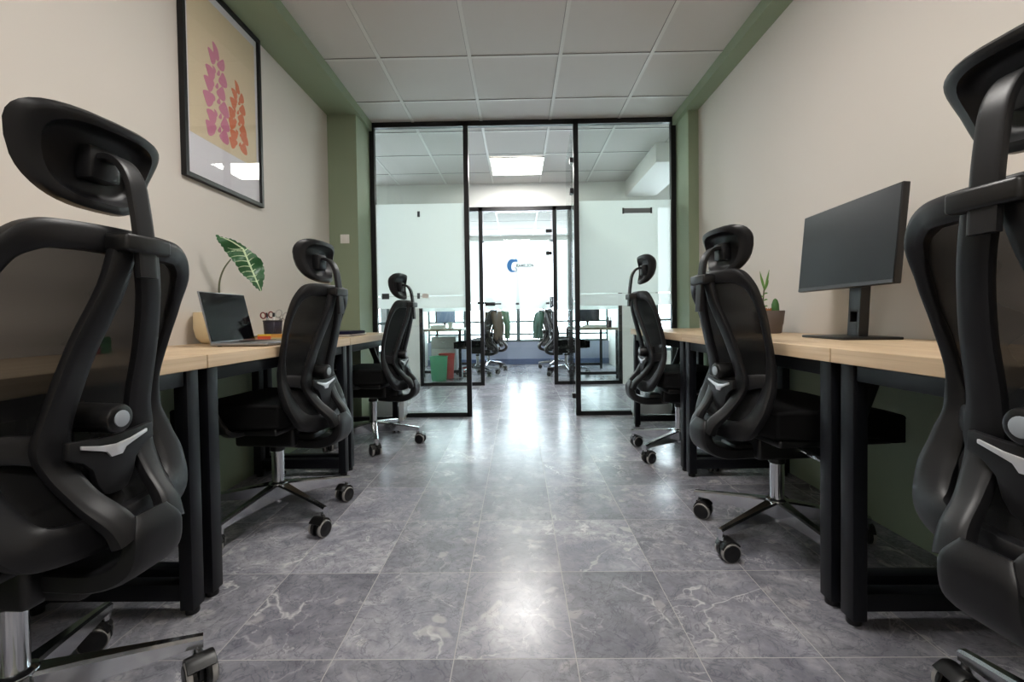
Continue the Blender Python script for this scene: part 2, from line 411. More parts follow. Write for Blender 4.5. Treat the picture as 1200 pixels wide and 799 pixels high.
# logo: curled blue creature and grey lettering, on the face towards the near office
def wx(X): return .452-X
lg = MB()
cx, cz, R = -.050, 1.540, .060
arc = []
for k in range(15):
    a = math.radians(62+k*(232/14)); arc.append((cx+R*math.cos(a)*.85, cz+R*math.sin(a)*1.15))
wid = [.026, .038, .048, .054, .058, .060, .060, .058, .054, .048, .042, .035, .028, .022, .014]
def ribbon(mb, pts, w, y0, y1, mi=0):
    L, Rr = [], []
    for i, (x, z) in enumerate(pts):
        a = pts[max(0, i-1)]; b = pts[min(len(pts)-1, i+1)]; dx, dz = b[0]-a[0], b[1]-a[1]; n = math.hypot(dx, dz) or 1
        L.append((x-dz/n*w[i]/2, z+dx/n*w[i]/2)); Rr.append((x+dz/n*w[i]/2, z-dx/n*w[i]/2))
    for i in range(len(pts)-1):
        q = [L[i], L[i+1], Rr[i+1], Rr[i]]
        mb.add([(x, y0, z) for x, z in q]+[(x, y1, z) for x, z in q], [(0, 1, 2, 3), (7, 6, 5, 4), (0, 4, 5, 1), (1, 5, 6, 2), (2, 6, 7, 3), (3, 7, 4, 0)], mi)
def flip(pts): return [(wx(x), z) for x, z in pts]
ribbon(lg, flip(arc), wid, .0075, .0090)
ribbon(lg, flip([(-.030, 1.606), (-.012, 1.613), (.008, 1.598)]), [.034, .040, .012], .0075, .0092)      # head
ribbon(lg, flip([(-.022, 1.612), (-.016, 1.636)]), [.016, .004], .0075, .0091)
obj('logo', lg, mat('blue_logo_print', (38, 98, 152), .5), d2, 0)['label'] = 'blue curled animal emblem'
tl = MB(); tail = [(cx+R*.32*math.cos(math.radians(a))+.024, cz-.048+R*.42*math.sin(math.radians(a))) for a in range(250, 480, 20)]
ribbon(tl, flip(tail), [.018]*len(tail), .0075, .009)
obj('logo_tail', tl, mat('grey_logo_print', (150, 165, 178), .5), d2, 0)
cu = bpy.data.curves.new('lettering', 'FONT'); cu.body = 'KAMELEON'; cu.size = .045; cu.extrude = .0008; cu.offset = .0019; cu.space_character = 1.12; cu.align_x = 'LEFT'
to = bpy.data.objects.new('tmp', cu); COL.objects.link(to)
dg = bpy.context.evaluated_depsgraph_get(); tme = bpy.data.meshes.new_from_object(to.evaluated_get(dg)); bpy.data.objects.remove(to)
tme.materials.clear(); tme.materials.append(mat('grey_lettering', (30, 36, 42), .6))
xw = [v.co.x for v in tme.vertices]; sc = .222/(max(xw)-min(xw))
tm = Matrix.Translation((wx(-.008), .0085, 1.527)) @ Matrix.Rotation(PI, 4, 'Z') @ Matrix.Rotation(PI/2, 4, 'X') @ Matrix.Diagonal((sc, 1.15, 1, 1))
tme.transform(tm); link('lettering', tme, d2)

# light switch, low white boxes at the foot of the partition
sw = tag(obj('light_switch', MB().box(-1.424, -1.352, 3.671, 3.68, 1.49, 1.562, .003).box(-1.405, -1.371, 3.667, 3.672, 1.505, 1.547, .002), M['white_plastic']), 'white square light switch on the green pier', 'light switch')
for x0, x1, lab in ((-1.275, -.985, 'low pale metal box at the foot of the glass, left side of the room'), (.985, 1.30, 'low pale metal box at the foot of the glass, right side of the room')):
    b = thing('floor_box', lab, 'box', ((x0+x1)/2, 3.93, 0), group='low boxes under the glass partition')
    w = (x1-x0)/2
    obj('housing', MB().box(-w, w, -.055, .06, .03, .17, .004), M['grey_plastic'], b)
    obj('plinth', MB().box(-w+.01, w-.01, -.05, .055, 0, .03), M['tbar'], b)

# ------------------------------------------------------------------ lamps
def led(label, x, y, z, m, w=.595, d=.595, group='square light panels in the ceilings'):
    t = thing('ceiling_light', label, 'ceiling light', (x, y, z), group=group)
    f = MB(); a, b = w/2, d/2; q = .014
    f.box(-a, a, -b, -b+q, -.012, 0).box(-a, a, b-q, b, -.012, 0).box(-a, -a+q, -b+q, b-q, -.012, 0).box(a-q, a, -b+q, b-q, -.012, 0)
    obj('frame', f, M['white_plastic'], t, 0)
    obj('diffuser', MB().box(-a+q, a-q, -b+q, b-q, -.008, -.002), m, t, 0)
cxp = GX0+1.5*T
led('square light panel in the corridor ceiling seen through the open doorway', cxp+.012, GY0+3.5*T+.06, H-.004, M['lamp_corridor'])
led('square light panel in the ceiling above the near aisle', cxp, GY0-2.5*T, H-.004, M['lamp'])
led('square light panel in the ceiling behind the camera', cxp, GY0-6.5*T, H-.004, M['lamp'])
led('wide light panel at the front of the far office ceiling', .0, 6.3, 2.397, M['lamp_far'], .56, .56)

# ------------------------------------------------------------------ desks
ZT, ZU = .768, .727
def desk(label, side, y0, y1):
    """side -1: left wall, +1: right wall; local x runs from the aisle edge (0) to the wall"""
    x0 = -.950 if side < 0 else .893; depth = (abs(XL)-.952 if side < 0 else XR-.895)-.004
    t = thing('desk', label, 'desk', (x0, (y0+y1)/2, 0), group='oak desks along the walls')
    s = side; L = (y1-y0)/2-.002
    X = lambda a, b: (min(s*a, s*b), max(s*a, s*b))
    obj('desktop', MB().box(*X(0, depth), -L, L, ZU, ZT, .002), M['wood'], t, 0)
    e = .035                                                # frame ends stand this far in from the top's end
    lw, ld = .05, .04
    for sy in (-1, 1):
        ya, yb = sorted((sy*(L-e+.018), sy*(L-e+.018-lw)))
        for fa, fb in ((.016, .016+ld), (depth-.03-ld, depth-.03)):
            lg = obj('leg', MB().box(*X(fa, fb), ya, yb, .018, ZU-.001, .003), M['desk_metal'], t)
            xm = s*(fa+fb)/2
            obj('foot', MB().cyl((xm, (ya+yb)/2, 0), (xm, (ya+yb)/2, .02), .019, n=16, bev=.003), M['black_plastic'], lg)
        obj('foot_bar', MB().box(*X(.016+ld, depth-.03-ld), ya+.002, yb-.002, .045, .095, .003), M['desk_metal'], t)
        obj('cross_rail', MB().box(*X(.016+ld, depth-.03-ld), ya+.002, yb-.002, ZU-.045, ZU-.001, .003), M['desk_metal'], t)
    for nm, (fa, fb) in (('front_rail', (.022, .052)), ('rear_rail', (depth-.065, depth-.035))):
        obj(nm, MB().box(*X(fa, fb), -L+e+.034, L-e-.034, ZU-.045, ZU-.001, .003), M['desk_metal'], t)
    return t
desk('oak desk on the left nearest the camera, with the colour cube', -1, .19, 1.378)
desk('oak desk on the left holding the laptop and large leaf plant', -1, 1.378, 2.566)
desk('oak desk on the left end by the glass with dark closed notebook', -1, 2.566, 3.66)
desk('oak desk on the right nearest the camera, mostly behind a chair', 1, .12, 1.313)
desk('oak desk on the right holding the monitor and cactus pot', 1, 1.313, 2.50)
desk('empty oak desk on the right end by the glass', 1, 2.50, 3.62)

# ------------------------------------------------------------------ office chairs (forward = +Y, origin on the floor)
def yb(z):
    ks = [(.41, -.240), (.47, -.230), (.54, -.200), (.61, -.168), (.68, -.164), (.76, -.182), (.85, -.212), (.95, -.244), (1.02, -.264)]
    if z <= ks[0][0]: return ks[0][1]
    for (a, p), (b, q) in zip(ks, ks[1:]):
        if z <= b: u = (z-a)/(b-a); u = u*u*(3-2*u); return p+(q-p)*u
    return ks[-1][1]
def back_pt(x, z, off=0): return (x, yb(z)+.030*(x/.23)**2+off, z)
RING = [(0, .995), (.10, .994), (.150, .986), (.186, .950), (.197, .88), (.192, .80), (.184, .72), (.180, .645), (.182, .58), (.180, .52), (.156, .464), (.10, .444), (0, .438)]
RW = [.054, .052, .050, .040, .026, .022, .024, .042, .060, .070, .072, .068, .066]
RT = [.036, .034, .032, .028, .024, .022, .022, .026, .032, .034, .036, .036, .036]
def rearward(p): return (-p.x*.6, -1, 0)
CM = {}
def build_chair_meshes():
    B, P, BP = M['plastic'], M['plastic'], M['black_plastic']
    pts = [back_pt(x, z) for x, z in RING]+[back_pt(-x, z) for x, z in RING[-2:0:-1]]
    w = RW+RW[-2:0:-1]; t = RT+RT[-2:0:-1]
    CM['back_frame'] = MB().sweep(pts, w, t, rearward, sub=6, n=14, closed=True).mesh('back_frame', P)
    def half(z):
        r = RING
        for (x0, z0), (x1, z1) in zip(r, r[1:]):
            if z1 <= z <= z0 and z0 > z1: return x0+(x1-x0)*(z0-z)/(z0-z1)
        return .0
    CM['back_mesh'] = MB().grid(lambda u, v: back_pt((2*u-1)*half(.455+.537*v)*.99, .455+.537*v, .006), 16, 28).mesh('back_mesh', M['mesh'], 180)
    s = MB()
    for q in (-1, 1):
        s.sweep([(q*.022, -.284, .992), (q*.042, -.272, .90), (q*.068, -.238, .79), (q*.082, -.206, .68), (q*.090, -.196, .615), (q*.087, -.204, .575), (q*.074, -.240, .515), (q*.058, -.284, .465), (q*.047, -.298, .43)],
                [.052, .050, .052, .056, .066, .054, .048, .052, .06], [.024, .022, .022, .022, .024, .022, .024, .03, .036], rearward, sub=5)
        s.sweep([(q*.080, -.198, .606), (q*.132, -.172, .622), (q*.180, -.142, .630)], [.066, .050, .044], [.022, .02, .016], rearward, sub=5)
    s.sweep([(0, -.294, .465), (0, -.306, .425), (0, -.292, .375), (0, -.235, .348), (0, -.15, .345), (0, -.06, .35)], [.075, .115, .12, .12, .115, .11], [.03, .04, .045, .045, .045, .045], (0, -1, -.6), sub=6, n=18, power=5)
    CM['back_support'] = s.mesh('back_support', P)
    ol = [(-.118, .668), (-.05, .662), (0, .660), (.05, .662), (.118, .668), (.12, .636), (.085, .622), (.062, .604), (.050, .572), (.034, .552), (.018, .546), (-.018, .546), (-.034, .552), (-.050, .572), (-.062, .604), (-.085, .622), (-.12, .636)]
    CM['lumbar_fork'] = MB().prism([(x*.76, z) for x, z in ol], .014, .003, Matrix.Translation((0, -.232, -.045))).mesh('lumbar_fork', P)
    al = [(-.096, .657), (-.045, .647), (0, .643), (.045, .647), (.096, .657), (.096, .650), (.05, .638), (.028, .632), (.016, .620), (-.016, .620), (-.028, .632), (-.05, .638), (-.096, .650)]
    CM['accent'] = MB().prism([(x*.74, z) for x, z in al], .005, .001, Matrix.Translation((0, -.2355, -.045))).mesh('accent_trim', M['silver'])
    CM['knob'] = MB().cyl((0, -.150, .652), (0, -.246, .648), .029, n=28, bev=.006).mesh('lumbar_knob', M['black_plastic'])
    CM['cap'] = MB().cyl((0, -.2455, .648), (0, -.2485, .648), .0165, n=22, bev=.001).mesh('knob_cap', M['cap_grey'])
    # headrest: curved pad, its rear a rim round a sunken panel
    vs, fs = [], []; NR, NA = 14, 40
    def hp(r, a, side):
        c, q = math.cos(a), math.sin(a); n = 2/3.2
        x = .138*r*math.copysign(abs(c)**n, c); z = .090*r*math.copysign(abs(q)**n, q)
        x *= 1+.20*(z/.09)
        y = -.204+.022*(x/.15)**2-.026*(z/.09)**2
        th = .021*max(0, 1-r**6)**.5
        if side < 0:
            k = min(1, max(0, (r-.66)/.10)); k = k*k*(3-2*k)
            y += (-th-.004)*k+(th*.15)*(1-k)
            if r >= .999: y = -.204+.022*(x/.15)**2-.026*(z/.09)**2
        else: y += th
        return (x, y, z)
    mb = MB()
    for side in (1, -1):
        vs = [hp(0, 0, side)]; fs = []
        for i in range(1, NR+1):
            for k in range(NA): vs.append(hp((i/NR)**.8, 2*PI*k/NA, side))
        for k in range(NA): fs.append((0, 1+k, 1+(k+1) % NA))
        for i in range(NR-1):
            for k in range(NA): fs.append((1+i*NA+k, 1+(i+1)*NA+k, 1+(i+1)*NA+(k+1) % NA, 1+i*NA+(k+1) % NA))
        mb.add(vs, fs)
    bm = bmesh.new(); me0 = mb.mesh('h', BP); bm.from_mesh(me0); bmesh.ops.remove_doubles(bm, verts=bm.verts, dist=.0004); m2 = MB(); m2.from_bm(bm)
    CM['headrest'] = m2.mesh('headrest', M['plastic'], 50)
    s = MB().sweep([(0, -.190, -.005), (0, -.215, .006), (0, -.245, .010), (0, -.270, -.004), (0, -.288, -.036), (0, -.296, -.08), (0, -.303, -.14), (0, -.308, -.225)],
                   .042, .014, lambda p: (0, -1, 1.2) if p.z > -.02 else (0, -1, .2), sub=6, n=14, power=6)
    s.box(-.032, .032, -.232, -.195, -.035, .030, .008)
    CM['post'] = s.mesh('headrest_post', M['plastic'])
    CM['clamp'] = MB().box(-.052, .052, -.318, -.258, .972, 1.006, .007, 3).mesh('post_clamp', M['black_plastic'])
    # seat
    bm = bmesh.new(); bmesh.ops.create_cube(bm, size=1); bmesh.ops.subdivide_edges(bm, edges=bm.edges[:], cuts=7, use_grid_fill=True)
    for v in bm.verts:
        x, y, z = v.co*2
        r = 1-.07*max(0, abs(x)-.5)**2*4*abs(y)
        px, py, pz = x*.245*r*(1-.05*max(0, -y)), y*.2475*r+.0775, z*.045+.487
        pz += (.010*(abs(x)**3)*(1 if z > 0 else .3)) - (.028*max(0, y-.45)**2*3) + (.012*(1-x*x)*(1-y*y) if z > 0 else 0)
        v.co = (px, py, pz)
    bmesh.ops.bevel(bm, geom=[e for e in bm.edges if len(e.link_faces) == 2 and e.calc_face_angle(0) > 1.1], offset=.018, segments=3, profile=.5, affect='EDGES', clamp_overlap=True)
    sm = MB(); sm.from_bm(bm); CM['seat'] = sm.mesh('seat', M['fabric'], 60)
    CM['seat_shell'] = MB().box(-.21, .21, -.14, .28, .415, .446, .012, 3).mesh('seat_shell', BP)
    CM['mech'] = MB().box(-.085, .085, -.13, .14, .335, .42, .014, 3).box(-.05, .05, -.20, -.1, .335, .39, .012, 2).mesh('tilt_mechanism', BP)
    lv = MB().cyl((.05, -.02, .40), (.21, -.035, .398), .006, n=10).cyl((.21, -.035, .398), (.285, -.045, .396), .010, .008, n=12, bev=.003)
    CM['lever'] = lv.mesh('lever', M['chrome'])
    CM['gas'] = MB().lathe([(.165, .025), (.30, .0255), (.302, .028), (.318, .028), (.32, .018), (.345, .018)], 24).mesh('gas_lift', [M['chrome']])
    CM['collar'] = MB().lathe([(.300, .0275), (.303, .0300), (.320, .0300), (.323, .020)], 24).mesh('lift_collar', BP)
    CM['hub'] = MB().lathe([(.075, .022), (.080, .027), (.10, .030), (.150, .040), (.160, .038), (.166, .028)], 28).mesh('base_hub', M['chrome'])
    # base leg along +x
    lg = MB(); rows = []
    for (x, wt, wb, z1, z0) in ((.018, .052, .040, .160, .092), (.10, .040, .032, .148, .092), (.20, .032, .026, .132, .092), (.29, .026, .022, .117, .090), (.318, .026, .022, .112, .086)):
        rows.append([(x, -wb/2, z0), (x, wb/2, z0), (x, wt/2, z1-.006), (x, wt/2-.006, z1), (x, -wt/2+.006, z1), (x, -wt/2, z1-.006)])
    vs = [p for r in rows for p in r]; fs = []
    for i in range(4):
        for k in range(6): fs.append((i*6+k, i*6+(k+1) % 6, (i+1)*6+(k+1) % 6, (i+1)*6+k))
    fs += [(5, 4, 3, 2, 1, 0), tuple(range(24, 30))]
    CM['leg'] = lg.add(vs, fs).cyl((.306, 0, .072), (.306, 0, .098), .0115, n=16).mesh('base_leg', M['chrome'], 40)
    # twin caster (origin under the stem), axle along y, trailing in -x
    CM['caster'] = MB().cyl((0, 0, .040), (0, 0, .070), .0075, n=12).box(-.030, .010, -.006, .006, .014, .052, .005).box(-.034, .012, -.0055, .0055, .02, .048, .003).sweep([(.008, 0, .040), (-.004, 0, .060), (-.024, 0, .064), (-.044, 0, .050)], .052, .006, (0, 0, 1), sub=4, power=5).mesh('caster', BP)
    wh = MB()
    q = Matrix.Translation((-.018, 0, .0295)) @ Matrix.Rotation(-PI/2, 4, 'X')
    wh.lathe([(.007, .020), (.007, .0265), (.010, .0290), (.0165, .0290)], 28, q, 0, caps=False).lathe([(.0165, .0290), (.0245, .0290), (.027, .0262)], 28, q, 1, caps=False)
    wh.lathe([(.0265, .0262), (.0285, .0235), (.0285, .008), (.0295, .004), (.0295, .0005)], 28, q, 0, caps=False)
    wh.lathe([(.007, .020), (.0072, .0005)], 28, q, 0, caps=False)
    CM['wheel'] = wh.mesh('caster_wheel', [BP, M['grey_tyre']])
    wm = bpy.data.meshes.new('caster_wheel'); wm = CM['wheel'].copy()
    wm.transform(Matrix.Diagonal((1, -1, 1, 1))); wm.flip_normals(); CM['wheel2'] = wm
    for k_ in ('caster', 'wheel', 'wheel2'): CM[k_].transform(Matrix.Scale(1.16, 4))
    for q in (-1, 1):
        a = MB().sweep([(q*.19, .02, .425), (q*.255, .025, .432), (q*.283, .050, .48), (q*.288, .095, .58), (q*.288, .135, .69)], [.05, .05, .046, .042, .05], [.022, .022, .02, .02, .02], lambda p: (1, 0, .35 if p.z > .45 else 2), sub=5)
        CM['arm%d' % q] = a.mesh('armrest', BP)
        CM['pad%d' % q] = MB().box(q*.288-.04, q*.288+.04, -.0, .23, .688, .714, .010, 3).mesh('arm_pad', BP)
build_chair_meshes()
def chair(label, x, y, rz, base_rot, dz=0, hz=0, htilt=0, group='mesh office chairs at the desks', arms=True, seed=0):
    t = thing('office_chair', label, 'chair', (x, y, 0), math.radians(rz), group)
    rnd = random.Random(seed)
    br = math.radians(base_rot-rz)
    hub = link('base_hub', CM['hub'], t)
    g = link('gas_lift', CM['gas'], t); link('lift_collar', CM['collar'], g)['label'] = 'black collar'
    for k in range(5):
        a = br+k*2*PI/5
        link('base_leg', CM['leg'], t, rz=a)
        c = link('caster', CM['caster'], t, (.306*math.cos(a), .306*math.sin(a), 0), rnd.uniform(0, 6.28))
        link('caster_wheel', CM['wheel'], c); link('caster_wheel', CM['wheel2'], c)
    m = link('tilt_mechanism', CM['mech'], t); link('lever', CM['lever'], m)['label'] = 'chrome lever'
    s = link('seat', CM['seat'], t); link('seat_shell', CM['seat_shell'], s)
    if arms:
        for q in (-1, 1): a = link('armrest', CM['arm%d' % q], t); link('arm_pad', CM['pad%d' % q], a)
    z = (0, 0, dz)
    link('back_frame', CM['back_frame'], t, z); link('back_mesh', CM['back_mesh'], t, z)['label'] = 'see-through black mesh'
    b = link('back_support', CM['back_support'], t, z)
    f = link('lumbar_fork', CM['lumbar_fork'], t, z); link('accent_trim', CM['accent'], f)['label'] = 'silver curved accent'
    k = link('lumbar_knob', CM['knob'], t, z); link('knob_cap', CM['cap'], k)['label'] = 'pale grey end cap'
    hzz = 1.115+dz+hz
    h = link('headrest', CM['headrest'], t, (0, 0, hzz))
    if htilt:                                               # the pad swivels about its own middle
        a = math.radians(htilt); p0 = -.204
        h.rotation_euler = (a, 0, 0); h.location = (0, p0-p0*math.cos(a), hzz-p0*math.sin(a))
    p = link('headrest_post', CM['post'], t, (0, 0, hzz)); link('post_clamp', CM['clamp'], p, (0, 0, dz-hzz))
    return t
chair('black mesh chair nearest the camera on the left, with chrome caster foot in front', -1.036, .90, 88, 34, .03, .035, 15, seed=1)
chair('black mesh chair at the left desk with the laptop, middle of the left row', -1.065, 1.98, 84, -30, 0, .005, seed=2)
chair('black mesh chair farthest away on the left, beside the glass partition', -1.02, 3.16, 85, 3, -.02, .0, seed=3)
chair('black mesh chair nearest the camera on the right, cut by the photo edge', 0.992, .70, -86, 91, .045, .045, 20, seed=4)
chair('black mesh chair beside the cactus pot, middle of the right row', 0.985, 1.745, -84, 135, .01, -.02, 7, seed=5)
chair('black mesh chair farthest away on the right, in front of the glass partition', 1.0, 2.84, -90, 141, 0, .04, seed=6)

# ------------------------------------------------------------------ framed print on the left wall
def framed_print():
    y0, y1, z0, z1 = 2.055, 2.69, 1.538, 2.517
    t = thing('framed_print', 'black framed print of pink and orange leaf cutouts on the left wall', 'picture', (XL, (y0+y1)/2, (z0+z1)/2))
    cy, cz = (y0+y1)/2, (z0+z1)/2; a, b = (y1-y0)/2, (z1-z0)/2; q = .022
    f = MB().box(.001, .026, -a, -a+q, -b, b, .0015).box(.001, .026, a-q, a, -b, b, .0015).box(.001, .026, -a+q, a-q, -b, -b+q, .0015).box(.001, .026, -a+q, a-q, b-q, b, .0015)
    obj('frame', f, M['black_metal'], t, 0)
    obj('mount', MB().box(.004, .010, -a+q*.6, a-q*.6, -b+q*.6, b-q*.6), mat('white_print_border', (232, 230, 236), .6), t, 0)
    obj('print_panel', MB().box(.0095, .0106, 2.105-cy, 2.645-cy, 1.755-cz, 2.455-cz), mat('beige_print_panel', (232, 215, 182), .6), t, 0)
    obj('glass_pane', MB().box(.0165, .0185, -a+q*.7, a-q*.7, -b+q*.7, b-q*.7), M['poster_glass'], t, 0)
    def motif(name, col, ymid, za, zb, rows, wide, seed):
        r = random.Random(seed); mb = MB(); x0, x1 = .0104, .0109; cnt = [0]
        def blob(cy_, cz_, l, w, ang):
            n = 18; ps = []
            for k in range(n):
                u = 2*PI*k/n; p = l/2*math.cos(u); s_ = w/2*math.sin(u)*(1-.22*math.cos(u))+.14*w*math.cos(2*u)
                ps.append((cy_+p*math.cos(ang)-s_*math.sin(ang), cz_+p*math.sin(ang)+s_*math.cos(ang)))
            cnt[0] += 1; xa = x1+cnt[0]*.00003
            vs = [(xa, y, z) for y, z in ps]+[(x0, y, z) for y, z in ps]
            mb.add(vs, [tuple(range(n))]+[(k, (k+1) % n, n+(k+1) % n, n+k) for k in range(n)])
        hstep = (zb-za)/rows
        for i in range(rows):
            z = za+hstep*(i+.5); lean = .010*math.sin(i*1.7)
            wd = wide*(1-.30*(i/(rows-1))**2)*(.9+.2*r.random())
            for s_ in (-1, 1):
                blob(ymid+lean+s_*wd*.29-cy, z+r.uniform(-.01, .01)-cz, hstep*1.05, wd*.36, PI/2-s_*r.uniform(.25, .75))
                blob(ymid+lean+s_*wd*.10-cy, z+hstep*.30-cz, hstep*.5, wd*.11, PI/2-s_*.5)
        blob(ymid-cy, zb+hstep*.2-cz, hstep*1.1, hstep*.55, PI/2+.3)
        obj(name, mb, mat(name+'_ink', col, .6), t, 0)
    motif('pink_leaf_motif', (216, 134, 162), 2.30, 1.79, 2.22, 6, .20, 3)
    motif('orange_leaf_motif', (226, 128, 88), 2.472, 1.79, 2.13, 6, .165, 5)
framed_print()

# ------------------------------------------------------------------ things on the left desks
def put(name, label, cat, x, y, z=ZT+.0005, rz=0, group=None): return thing(name, label, cat, (x, y, z), math.radians(rz), group)
def laptop():
    t = put('laptop', 'open dark laptop with black screen on the left desk', 'laptop', -1.115, 1.955)     # hinge along y, keyboard towards the aisle
    w, d = .305, .235
    obj('base', MB().box(-d/2, d/2, -w/2, w/2, .003, .015, .004, 3), M['laptop'], t)
    kb = MB()
    for i in range(5):
        for j in range(12): kb.box(-d/2+.028+i*.0185, -d/2+.0445+i*.0185, -w/2+.022+j*.022, -w/2+.042+j*.022, .0145, .0162, .001)
    obj('keyboard', kb, M['black_plastic'], t, 0)
    obj('trackpad', MB().box(.03, .10, -.055, .055, .0148, .0154), M['tbar'], t, 0)
    R = Matrix.Translation((-d/2+.004, 0, .014)) @ Matrix.Rotation(math.radians(-13), 4, 'Y')
    obj('lid', MB().box(-.003, .003, -w/2, w/2, 0, .215, .002, 2, mat=R), M['laptop'], t)
    obj('screen', MB().box(.003, .0042, -w/2+.004, w/2-.004, .006, .211, mat=R), M['screen'], t, 0)
    ft = MB()
    for a in (-1, 1):
        for b in (-1, 1): ft.cyl((a*.095, b*.125, 0), (a*.095, b*.125, .004), .008, n=10)
    obj('feet', ft, M['black_plastic'], t)
laptop()

def leaf_plant():
    X, Y = -1.395, 2.13
    t = put('potted_plant', 'single leaf plant in round cream pot behind the laptop', 'plant', X, Y)
    obj('pot', MB().lathe([(0, .075), (.006, .088), (.03, .104), (.07, .113), (.12, .113), (.145, .112), (.145, .103), (.125, .102)], 36, caps=False).lathe([(0, .075), (.0005, .001)], 36, caps=False), M['cream_pot'], t, 60)
    obj('soil', MB().lathe([(.122, .102), (.126, .05), (.127, .001)], 28, caps=False), M['soil'], t, 60)
    # leaf blade: outline in (s, q) metres, s to the far side, q up; it hangs in a plane turned to the room
    P = [(150, 42), (190, 62), (235, 68), (290, 95), (345, 140), (400, 195), (408, 240), (402, 300), (393, 345), (384, 390), (350, 360), (320, 320), (285, 280), (262, 240), (228, 188), (185, 120), (157, 82)]
    sc = .00076
    def pl(px, pz): return ((px-225)*sc, (190-pz)*sc)
    pts = [pl(*p) for p in P]
    fine = []
    n = len(pts)
    for i in range(n):                                       # wavy toothed edge between the outline points
        a, b = pts[i], pts[(i+1) % n]
        for k in range(4):
            u = k/4; wob = .0032*(1 if k % 2 else -.4)
            dx, dz = b[0]-a[0], b[1]-a[1]; L = math.hypot(dx, dz)
            fine.append((a[0]+dx*u+dz/L*-wob, a[1]+dz*u+dx/L*wob))
    top, tip = pl(292, 120), pl(384, 390)
    ax = Vector((tip[0]-top[0], 0, tip[1]-top[1])).normalized()
    def depth(x, z):
        d = (x-top[0])*-ax.z+(z-top[1])*ax.x                  # signed distance from the midrib
        l = (x-top[0])*ax.x+(z-top[1])*ax.z
        return .12*abs(d)*(-1 if d > 0 else -.6)+.5*l*l-.012*math.cos(l*60)*min(1, abs(d)*30)
    cz = (.0, .0)
    base = Vector((.034, .026, .398))                       # where the stem meets the blade, from the pot's foot
    E1 = Vector((.80, .60, 0)); E3 = Vector((.60, -.80, 0)); E2 = Vector((0, 0, 1))
    def W(x, z, o=0): return base+E1*x+E2*z+E3*(depth(x, z)+o)
    bm = bmesh.new(); vv = [bm.verts.new((x, 0, z)) for x, z in fine]; f = bm.faces.new(vv)
    bmesh.ops.triangulate(bm, faces=[f]); bmesh.ops.subdivide_edges(bm, edges=[e for e in bm.edges if e.calc_length() > .02], cuts=3); bmesh.ops.triangulate(bm, faces=bm.faces[:])
    for e in range(2):
        lo = [q for q in bm.edges if q.calc_length() > .025]
        if lo: bmesh.ops.subdivide_edges(bm, edges=lo, cuts=1); bmesh.ops.triangulate(bm, faces=bm.faces[:])
    bm.verts.index_update(); vs = [v.co.copy() for v in bm.verts]; fs = [[v.index for v in q.verts] for q in bm.faces]; bm.free()
    mb = MB(); nv = len(vs)
    mb.add([W(v.x, v.z, .0006) for v in vs], fs); mb.add([W(v.x, v.z, -.0006) for v in vs], [list(reversed(q)) for q in fs])
    lm = mat('dark_green_leaf', (48, 92, 56), .4, spec=.5)
    lf = obj('leaf', mb, lm, t, 60)
    vn = MB(); V = []
    def line(a, b, w, bend=0):
        q = []
        for k in range(9):
            u = k/8; x = a[0]+(b[0]-a[0])*u; z = a[1]+(b[1]-a[1])*u+bend*4*u*(1-u); q.append(W(x, z, .0013))
        w *= 1.5; vn.sweep(q, [w]*4+[w*.8]*3+[w*.4]*2, .0016, tuple(E3), sub=1, n=6, power=2)
    line(top, tip, .0055)
    line(top, pl(170, 58), .004, .006); line(top, pl(210, 120), .003, -.004)
    for k in range(7):
        u = .06+k*.12; m_ = (top[0]+(tip[0]-top[0])*u, top[1]+(tip[1]-top[1])*u); ln = .085*(1-u*.75)
        line(m_, (m_[0]-ln*.92, m_[1]+ln*-.12), .0026, .006); line(m_, (m_[0]+ln*.42*(1-u*.5), m_[1]+ln*.30), .0024, .004)
    obj('leaf_veins', vn, mat('pale_green_vein', (196, 218, 178), .5), lf)['label'] = 'pale green veins'
    q = base+E3*-.002
    obj('stem', MB().sweep([(0, 0, .12), (-.004, -.008, .22), (-.002, -.006, .29), (.012, .006, .35), tuple(q)], [.010, .009, .008, .007, .006], [.010, .009, .008, .007, .006], (1, .3, 0), sub=6, n=10, power=2), M['stem'], t)
leaf_plant()

def colour_cube():
    t = put('puzzle_cube', 'small colour cube with green and red faces on the near left desk', 'puzzle cube', -1.385, 1.475, rz=14)
    obj('core', MB().box(-.028, .028, -.028, .028, 0, .056, .003), M['black_plastic'], t)
    cols = {'green': (52, 150, 84), 'red': (190, 40, 44), 'white': (225, 225, 220), 'blue': (40, 80, 170)}
    R = {'green': Matrix.Identity(4), 'red': Matrix.Rotation(-PI/2, 4, 'Z'), 'blue': Matrix.Rotation(PI/2, 4, 'Z')}
    R = {'red': Matrix.Rotation(0, 4, 'Z'), 'green': Matrix.Rotation(PI/2, 4, 'Z'), 'blue': Matrix.Rotation(PI, 4, 'Z')}
    for c, r in R.items():
        mb = MB()
        for i in (-1, 0, 1):
            for j in (-1, 0, 1): mb.box(i*.0185-.008, i*.0185+.008, -.0288, -.0278, .028+j*.0185-.008, .028+j*.0185+.008, mat=r)
        obj('stickers', mb, mat(c+'_sticker', cols[c], .4), t, 0)['label'] = c+' stickers'
    mb = MB()
    for i in (-1, 0, 1):
        for j in (-1, 0, 1): mb.box(i*.0185-.008, i*.0185+.008, j*.0185-.008, j*.0185+.008, .0558, .0567)
    obj('stickers', mb, mat('white_sticker', cols['white'], .4), t, 0)['label'] = 'white stickers'
colour_cube()

